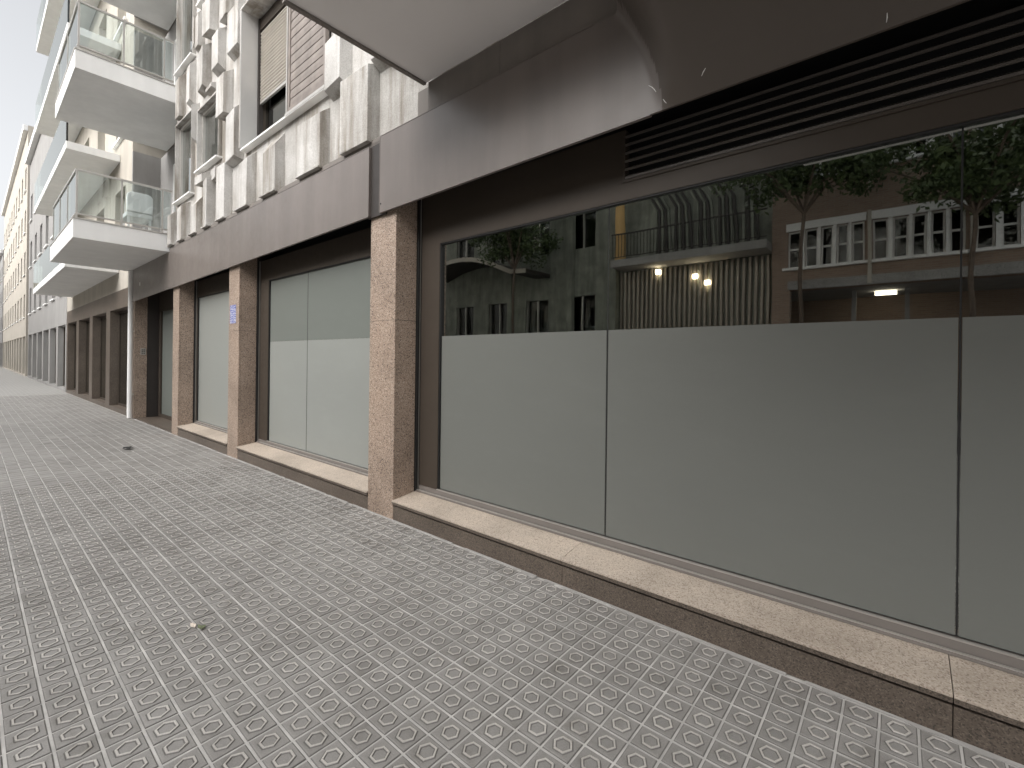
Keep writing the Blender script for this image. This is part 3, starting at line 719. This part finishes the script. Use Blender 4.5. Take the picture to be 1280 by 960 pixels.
# ================================================================== STREET BEYOND, SAME SIDE
def simple_building(name, x0, x1, y, h, mat, label, nwin, floors, fl0, depth=10, face=1, shop=m_dark, wm=m_wglass, balc=False, gmat=None):
    root = empty(name, ((x0 + x1) / 2, y + face * depth / 2, 0), label, 'building')
    ya, yb = sorted((y + face * 0.3, y + face * depth))
    box('wall', x0, x1, ya, yb, 0, h, mat, root)
    ya, yb = sorted((y, y + face * 0.299))
    wid = (x1 - x0) / nwin; ww = min(1.3, wid * 0.55); hh = 1.7
    # street skin with real openings
    rc = [(x0, x1, 0, h)]; rects = []
    for f in range(floors):
        for k in range(nwin):
            c = x0 + wid * (k + 0.5); rects.append((c - ww / 2, c + ww / 2, fl0 + 0.9 + f * 3.1, fl0 + 0.9 + hh + f * 3.1))
    for k in range(nwin):
        c = x0 + wid * (k + 0.5); rects.append((c - wid * 0.4, c + wid * 0.4, 0.12, 2.9))
    for q in rects: rc = minus(rc, q)
    sk = MB()
    gs = MB()
    for (a, b, c, d) in rc:
        if gmat and c < 3.4:
            gs.box(a, b, ya, yb, c, min(d, 3.4))
            if d > 3.4: sk.box(a, b, ya, yb, 3.4, d)
        else: sk.box(a, b, ya, yb, c, d)
    sk.build('facade', mat, root)
    if gmat: gs.build('ground_floor', gmat, root)
    for q in rects:
        g0, g1 = sorted((y + face * 0.2, y + face * 0.26)); p0, p1 = sorted((y + face * 0.22, y + face * 0.23))
        fo = MB().box(q[0], q[0] + 0.06, g0, g1, q[2], q[3]).box(q[1] - 0.06, q[1], g0, g1, q[2], q[3]).box(q[0] + 0.06, q[1] - 0.06, g0, g1, q[3] - 0.06, q[3]).box(q[0] + 0.06, q[1] - 0.06, g0, g1, q[2], q[2] + 0.06).build('window', m_white if q[2] > 1 else m_frame, root)
        box('pane', q[0] + 0.06, q[1] - 0.06, p0, p1, q[2] + 0.06, q[3] - 0.06, wm, fo)
        if q[2] > 1:
            s0, s1 = sorted((y - face * 0.08, y + face * 0.19)); box('sill', q[0] - 0.06, q[1] + 0.06, s0, s1, q[2] - 0.07, q[2] - 0.002, m_white, fo)
    if balc:
        for f in range(floors):
            s0, s1 = sorted((y - face * 1.1, y - face * 0.003)); b0 = box('balcony', x0 + 1.5, x1 - 1.5, s0, s1, fl0 + 0.3 + f * 3.1, fl0 + 0.5 + f * 3.1, m_white, root, 0.01)
            box('parapet', x0 + 1.5, x1 - 1.5, y - face * 1.1, y - face * 1.06, fl0 + 0.501 + f * 3.1, fl0 + 1.4 + f * 3.1, m_rglass, b0)
    co0, co1 = sorted((y - face * 0.25, y - face * 0.002)); box('cornice', x0, x1, co0, co1, h - 0.4, h, m_white, root, 0.02)
    return root
simple_building('neighbour_building', -27.0, -15.25, 0.0, 17, m_cream, 'cream rendered apartment block next beyond the white downpipe', 4, 4, 3.6, balc=True, gmat=m_plinth)
simple_building('corner_building', -46.0, -27.1, 0.0, 15, m_grey, 'grey rendered block farther down the street', 6, 3, 3.4)
simple_building('distant_building', -80.0, -48.0, 0.0, 18, m_cream, 'pale block at the far end of the street', 10, 4, 3.4)

simple_building('end_building', -128.0, -82.0, 0.0, 14, m_grey, 'low grey block beyond the pale far block', 12, 3, 3.4)
simple_building('opposite_block', -80.0, -32.1, -15.0, 12, m_cream, 'long cream block across the road beyond the canopy building', 14, 3, 3.4, face=-1)
simple_building('opposite_end_block', -128.0, -81.0, -15.0, 15, m_grey, 'grey block at the far end across the road', 14, 4, 3.4, face=-1)
eb = empty('street_end_building', (-138, -7, 0), 'pale building closing the far end of the street', 'building')
box('wall', -146, -134.3, -40, 30, 0, 16, m_cream, eb)
rc = [(-40, 30, 0, 16)]; ew = [(-38 + 3.4 * k, -36.4 + 3.4 * k, z, z + 1.8) for k in range(20) for z in (4.4, 7.6, 10.8)]
for q in ew: rc = minus(rc, q)
sk = MB()
for (a, b, c, d) in rc: sk.box(-134.3, -134, a, b, c, d)
sk.build('facade', m_cream, eb)
for q in ew: box('window', -134.22, -134.18, q[0], q[1], q[2], q[3], m_oglass, eb)

# ================================================================== ACROSS THE STREET (seen mirrored in the glass)
OY = -15.0
# A: brown brick house with ribbon windows
def OX(px, py=340): return opp(px, py, OY)[0]
def OZ(px, py): return opp(px, py, OY)[1]
ax0 = OX(965); ax1 = 13.0
A = empty('brick_building', (4, OY - 5, 0), 'brown brick building with white ribbon windows mirrored in the shop glass', 'building')
wins = []
g1 = [(OX(985), OX(1001)), (OX(1006), OX(1022)), (OX(1026), OX(1041)), (OX(1045.5), OX(1060)), (OX(1064), OX(1080))]
sh = OX(1090) - OX(985)
zs0, zs1 = OZ(1030, 331), OZ(1030, 284)
cols_ = []
for gidx in range(5):
    for (a, b) in g1: cols_.append((a + sh * gidx, b + sh * gidx))
gar = (ax0 + 0.55, ax1 - 0.4, 0.0, OZ(985, 364))
rc = [(ax0, ax1, 0, 11)]
for f in range(2):
    for (a, b) in cols_:
        if b < ax1 - 0.3: wins.append((a, b, zs0 + f * 3.0, zs1 + f * 3.0))
for q in wins + [gar]: rc = minus(rc, q)
sk = MB()
for (a, b, c, d) in rc: sk.box(a, b, OY - 0.3, OY, c, d)
sk.build('facade', m_brick, A)
box('wall', ax0, ax1, OY - 12, OY - 3.6, 0, 11, m_brick, A); box('garage_ceiling', ax0, ax1, OY - 3.59, OY - 0.31, gar[3] + 0.02, gar[3] + 0.2, m_grey, A)
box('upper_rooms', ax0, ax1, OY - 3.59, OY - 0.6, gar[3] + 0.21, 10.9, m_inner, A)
for q in wins:
    fo = MB().box(q[0], q[0] + 0.05, OY - 0.2, OY - 0.1, q[2], q[3]).box(q[1] - 0.05, q[1], OY - 0.2, OY - 0.1, q[2], q[3]).box(q[0] + 0.05, q[1] - 0.05, OY - 0.2, OY - 0.1, q[3] - 0.05, q[3]).box(q[0] + 0.05, q[1] - 0.05, OY - 0.2, OY - 0.1, q[2], q[2] + 0.05).box(q[0] + 0.05, q[1] - 0.05, OY - 0.19, OY - 0.11, (q[2] + q[3]) / 2 - 0.03, (q[2] + q[3]) / 2 + 0.03).build('window', m_white, A)
    box('pane', q[0] + 0.05, q[1] - 0.05, OY - 0.16, OY - 0.15, q[2] + 0.05, q[3] - 0.05, m_oglass, fo)
for f in range(2):
    for gidx in range(4):
        a, b = cols_[gidx * 5][0] - 0.05, min(ax1, cols_[gidx * 5 + 4][1] + 0.05)
        if a > ax1 - 1: continue
        box('sill_band', a - 0.1, b + 0.02, OY + 0.002, OY + 0.14, zs0 + f * 3 - 0.09, zs0 + f * 3 - 0.002, m_white, A); box('blind_box', a, b, OY + 0.002, OY + 0.1, zs1 + f * 3 + 0.002, zs1 + f * 3 + 0.26, m_white, A)
        for (c, d), (e_, f_) in zip(cols_[gidx * 5:gidx * 5 + 4], cols_[gidx * 5 + 1:gidx * 5 + 5]):
            box('mullion', d + 0.002, e_ - 0.002, OY + 0.001, OY + 0.05, zs0 + f * 3, zs1 + f * 3, m_white, A)
        box('pilaster', b + 0.03, b + 0.13, OY + 0.002, OY + 0.16, zs0 + f * 3 - 0.75, zs1 + f * 3 + 0.3, m_cream, A)
box('lintel_band', ax0 + 0.5, ax1, OY + 0.002, OY + 0.12, gar[3] + 0.01, gar[3] + 0.32, m_kerb, A)
lx, lz = opp(1107, 375, OY - 2); gl_ = box('garage_lamp', lx - 0.3, lx + 0.3, OY - 2.1, OY - 1.9, gar[3] - 0.12, gar[3] - 0.0, m_glamp, A)
for x in (ax0 + 2.2, ax0 + 3.6): box('garage_post', x, x + 0.12, OY - 1.6, OY - 1.4, 0, gar[3] + 0.02, m_grey, A)
# B: corrugated metal front with balcony
bx0 = OX(770, 330); bx1 = ax0 - 0.02
B = empty('metal_clad_building', ((bx0 + bx1) / 2, OY - 5, 0), 'ribbed metal fronted building with a long balcony mirrored in the shop glass', 'building')
box('wall', bx0, bx1, OY - 10, OY - 0.4, 0, 9.3, m_green, B)
zsl = OZ(870, 317)
zcl = zsl - 0.35
rib = None; n = int((bx1 - bx0) / 0.2)
for k in range(n):
    x = bx0 + 0.1 + 0.2 * k
    if rib is None: rib = MB().prism([(x - 0.07, OY - 0.399), (x - 0.04, OY - 0.3), (x + 0.04, OY - 0.3), (x + 0.07, OY - 0.399)], 'Z', 0, zcl).build('metal_rib', m_metal, B)
    else: copy_at(rib, B, WL[rib.name] + Vector((0.2 * k, 0, 0)))
bs = box('balcony', bx0 + 0.15, bx1, OY - 0.398, OY + 0.8, zsl - 0.3, zsl, m_grey, B, 0.01)
zr = zsl + 1.05
box('rail', bx0 + 0.15, bx1, OY + 0.7, OY + 0.75, zr, zr + 0.05, m_dark, bs); box('rail', bx0 + 0.15, bx1, OY + 0.71, OY + 0.74, zsl + 0.1, zsl + 0.13, m_dark, bs)
bar = None
for k in range(int((bx1 - bx0 - 0.2) / 0.14)):
    x = bx0 + 0.2 + 0.14 * k
    if bar is None: bar = box('bar', x - 0.01, x + 0.01, OY + 0.715, OY + 0.735, zsl + 0.131, zr, m_dark, bs)
    else: copy_at(bar, bs, WL[bar.name] + Vector((0.14 * k, 0, 0)))
# slanting screen strips behind the railing
xa0 = OX(815, 250)
for k in range(int((bx1 - xa0 - 0.3) / 0.17)):
    x = xa0 + 0.17 * k
    MB().prism([(x, zsl + 0.002), (x + 0.09, zsl + 0.002), (x + 0.09 - 0.04 * (k % 5), zsl + 2.1), (x - 0.75 - 0.04 * (k % 5), zsl + 3.6), (x - 0.84 - 0.04 * (k % 5), zsl + 3.6), (x - 0.04 * (k % 5), zsl + 2.1)], 'Y', OY - 0.36, OY - 0.3).build('screen_strip', m_dark if k % 2 else m_green, B)
cx_ = OX(781, 290)
MB().tube([(cx_, OY + 0.4, zsl + 0.001), (cx_, OY + 0.4, zsl + 3.2)], [0.24, 0.17], 14).build('column', m_oran, B, smooth=True)
for (px, py) in ((866, 344), (881, 352), (820, 331)):
    x, z = OX(px, py), OZ(px, py); z = min(z, zcl - 0.15)
    box('wall_lamp', x - 0.09, x + 0.09, OY - 0.297, OY - 0.2, z - 0.08, z + 0.08, m_lamp, B, 0.01)
# C: grey-green front with a curved canopy
cx0 = -32.0; cx1 = bx0 - 0.02
C = empty('canopy_building', ((cx0 + cx1) / 2, OY - 5, 0), 'grey green building with a curved white edged canopy mirrored in the shop glass', 'building')
box('wall', cx0, cx1, OY - 10, OY - 0.3, 0, 9.2, m_green, C)
rc = [(cx0, cx1, 0, 9.2)]; cw = []
for k in range(8):
    a = cx1 - 2.4 - k * 2.6
    for z0, z1 in ((2.2, 4.6), (6.8, 8.5)): cw.append((a, a + 1.4, z0, z1))
for q in cw: rc = minus(rc, q)
sk = MB()
for (a, b, c, d) in rc: sk.box(a, b, OY - 0.299, OY, c, d)
sk.build('facade', m_green, C)
for q in cw:
    fo = MB().box(q[0], q[0] + 0.06, OY - 0.2, OY - 0.1, q[2], q[3]).box(q[1] - 0.06, q[1], OY - 0.2, OY - 0.1, q[2], q[3]).box(q[0] + 0.66, q[0] + 0.72, OY - 0.2, OY - 0.1, q[2], q[3]).build('window', m_alu, C)
    box('pane', q[0] + 0.06, q[1] - 0.06, OY - 0.26, OY - 0.25, q[2], q[3], m_oglass, fo)
cpx0, cpx1 = OX(560, 330), OX(688, 335); top_, bot_ = [], []
for k in range(25):
    u = k / 24; x = cpx0 + (cpx1 - cpx0) * u; z = 6.3 + 0.75 * math.sin(math.pi * min(1, u * 1.15)) - 0.5 * u
    top_.append((x, z)); bot_.append((x, z - 0.18))
cp = MB().prism(top_ + bot_[::-1], 'Y', OY + 0.003, OY + 1.9).build('canopy', m_dark, C)
MB().prism([(x, z + 0.01) for x, z in top_] + [(x, z - 0.02) for x, z in bot_[::-1]], 'Y', OY + 1.902, OY + 1.96).build('edge_trim', m_cream, cp)
for px in (640, 715): x = OX(px, 380); box('pilaster', x - 0.15, x + 0.15, OY + 0.003, OY + 0.25, 0, 9.1, m_green, C)

# ---- trees on the opposite pavement
def tree(x, y, h, cr, seed, label):
    r_ = random.Random(seed); root = empty('street_tree', (x, y, 0), label, 'tree', 'street trees across the road')
    tr = MB(); fork = h * 0.66
    tr.tube([(x, y, 0), (x + 0.03, y, h * 0.25), (x - 0.02, y + 0.03, h * 0.45), (x + 0.05, y, fork)], [0.075, 0.062, 0.055, 0.048], 8)
    tips = []
    for k in range(7):
        a = k * 0.9 + r_.uniform(0, 0.5); L = cr * r_.uniform(0.5, 0.95); dz = r_.uniform(0.13, 0.4) * h
        p1 = (x + 0.4 * L * math.cos(a), y + 0.4 * L * math.sin(a), fork + dz * 0.55); p2 = (x + L * math.cos(a), y + L * math.sin(a), fork + dz)
        tr.tube([(x + 0.05, y, fork - 0.08), p1, p2], [0.04, 0.028, 0.012], 6); tips += [p1, p2]
    tr.build('trunk', m_bark, root, smooth=True)
    lv = MB()
    cl = []
    for t in tips * 4: cl.append((t[0] + r_.gauss(0, 0.4), t[1] + r_.gauss(0, 0.4), t[2] + r_.gauss(0, 0.3), r_.uniform(0.3, 0.62)))
    for c in cl:
        for _ in range(150):
            d = Vector((r_.gauss(0, 1), r_.gauss(0, 1), r_.gauss(0, 0.8))); d = d.normalized() * c[3] * r_.random() ** 0.45
            p = Vector(c[:3]) + d; u = Vector((r_.gauss(0, 1), r_.gauss(0, 1), r_.gauss(0, 1))).normalized(); v = u.cross(Vector((r_.gauss(0, 1), r_.gauss(0, 1), 1))).normalized(); s = r_.uniform(0.06, 0.12)
            k = len(lv.v); lv.v += [tuple(p - u * s), tuple(p + v * s * 0.45), tuple(p + u * s), tuple(p - v * s * 0.45)]; lv.f.append((k, k + 1, k + 2, k + 3))
    me = bpy.data.meshes.new('crown'); me.from_pydata(lv.v, [], lv.f); me.materials.append(m_leaf)
    o = bpy.data.objects.new('crown', me); o.parent = root; col.objects.link(o); o.location = (-x, -y, 0)
TY = -12.6
tree(opp(1001, 350, TY)[0], TY, 9.3, 3.0, 1, 'thin trunked street tree in front of the brick building windows')
tree(opp(1215, 350, TY)[0], TY, 8.2, 2.3, 2, 'broad street tree at the right of the brick building')
tree(-13.5, TY, 8.8, 1.9, 5, 'street tree in front of the grey green canopy building')
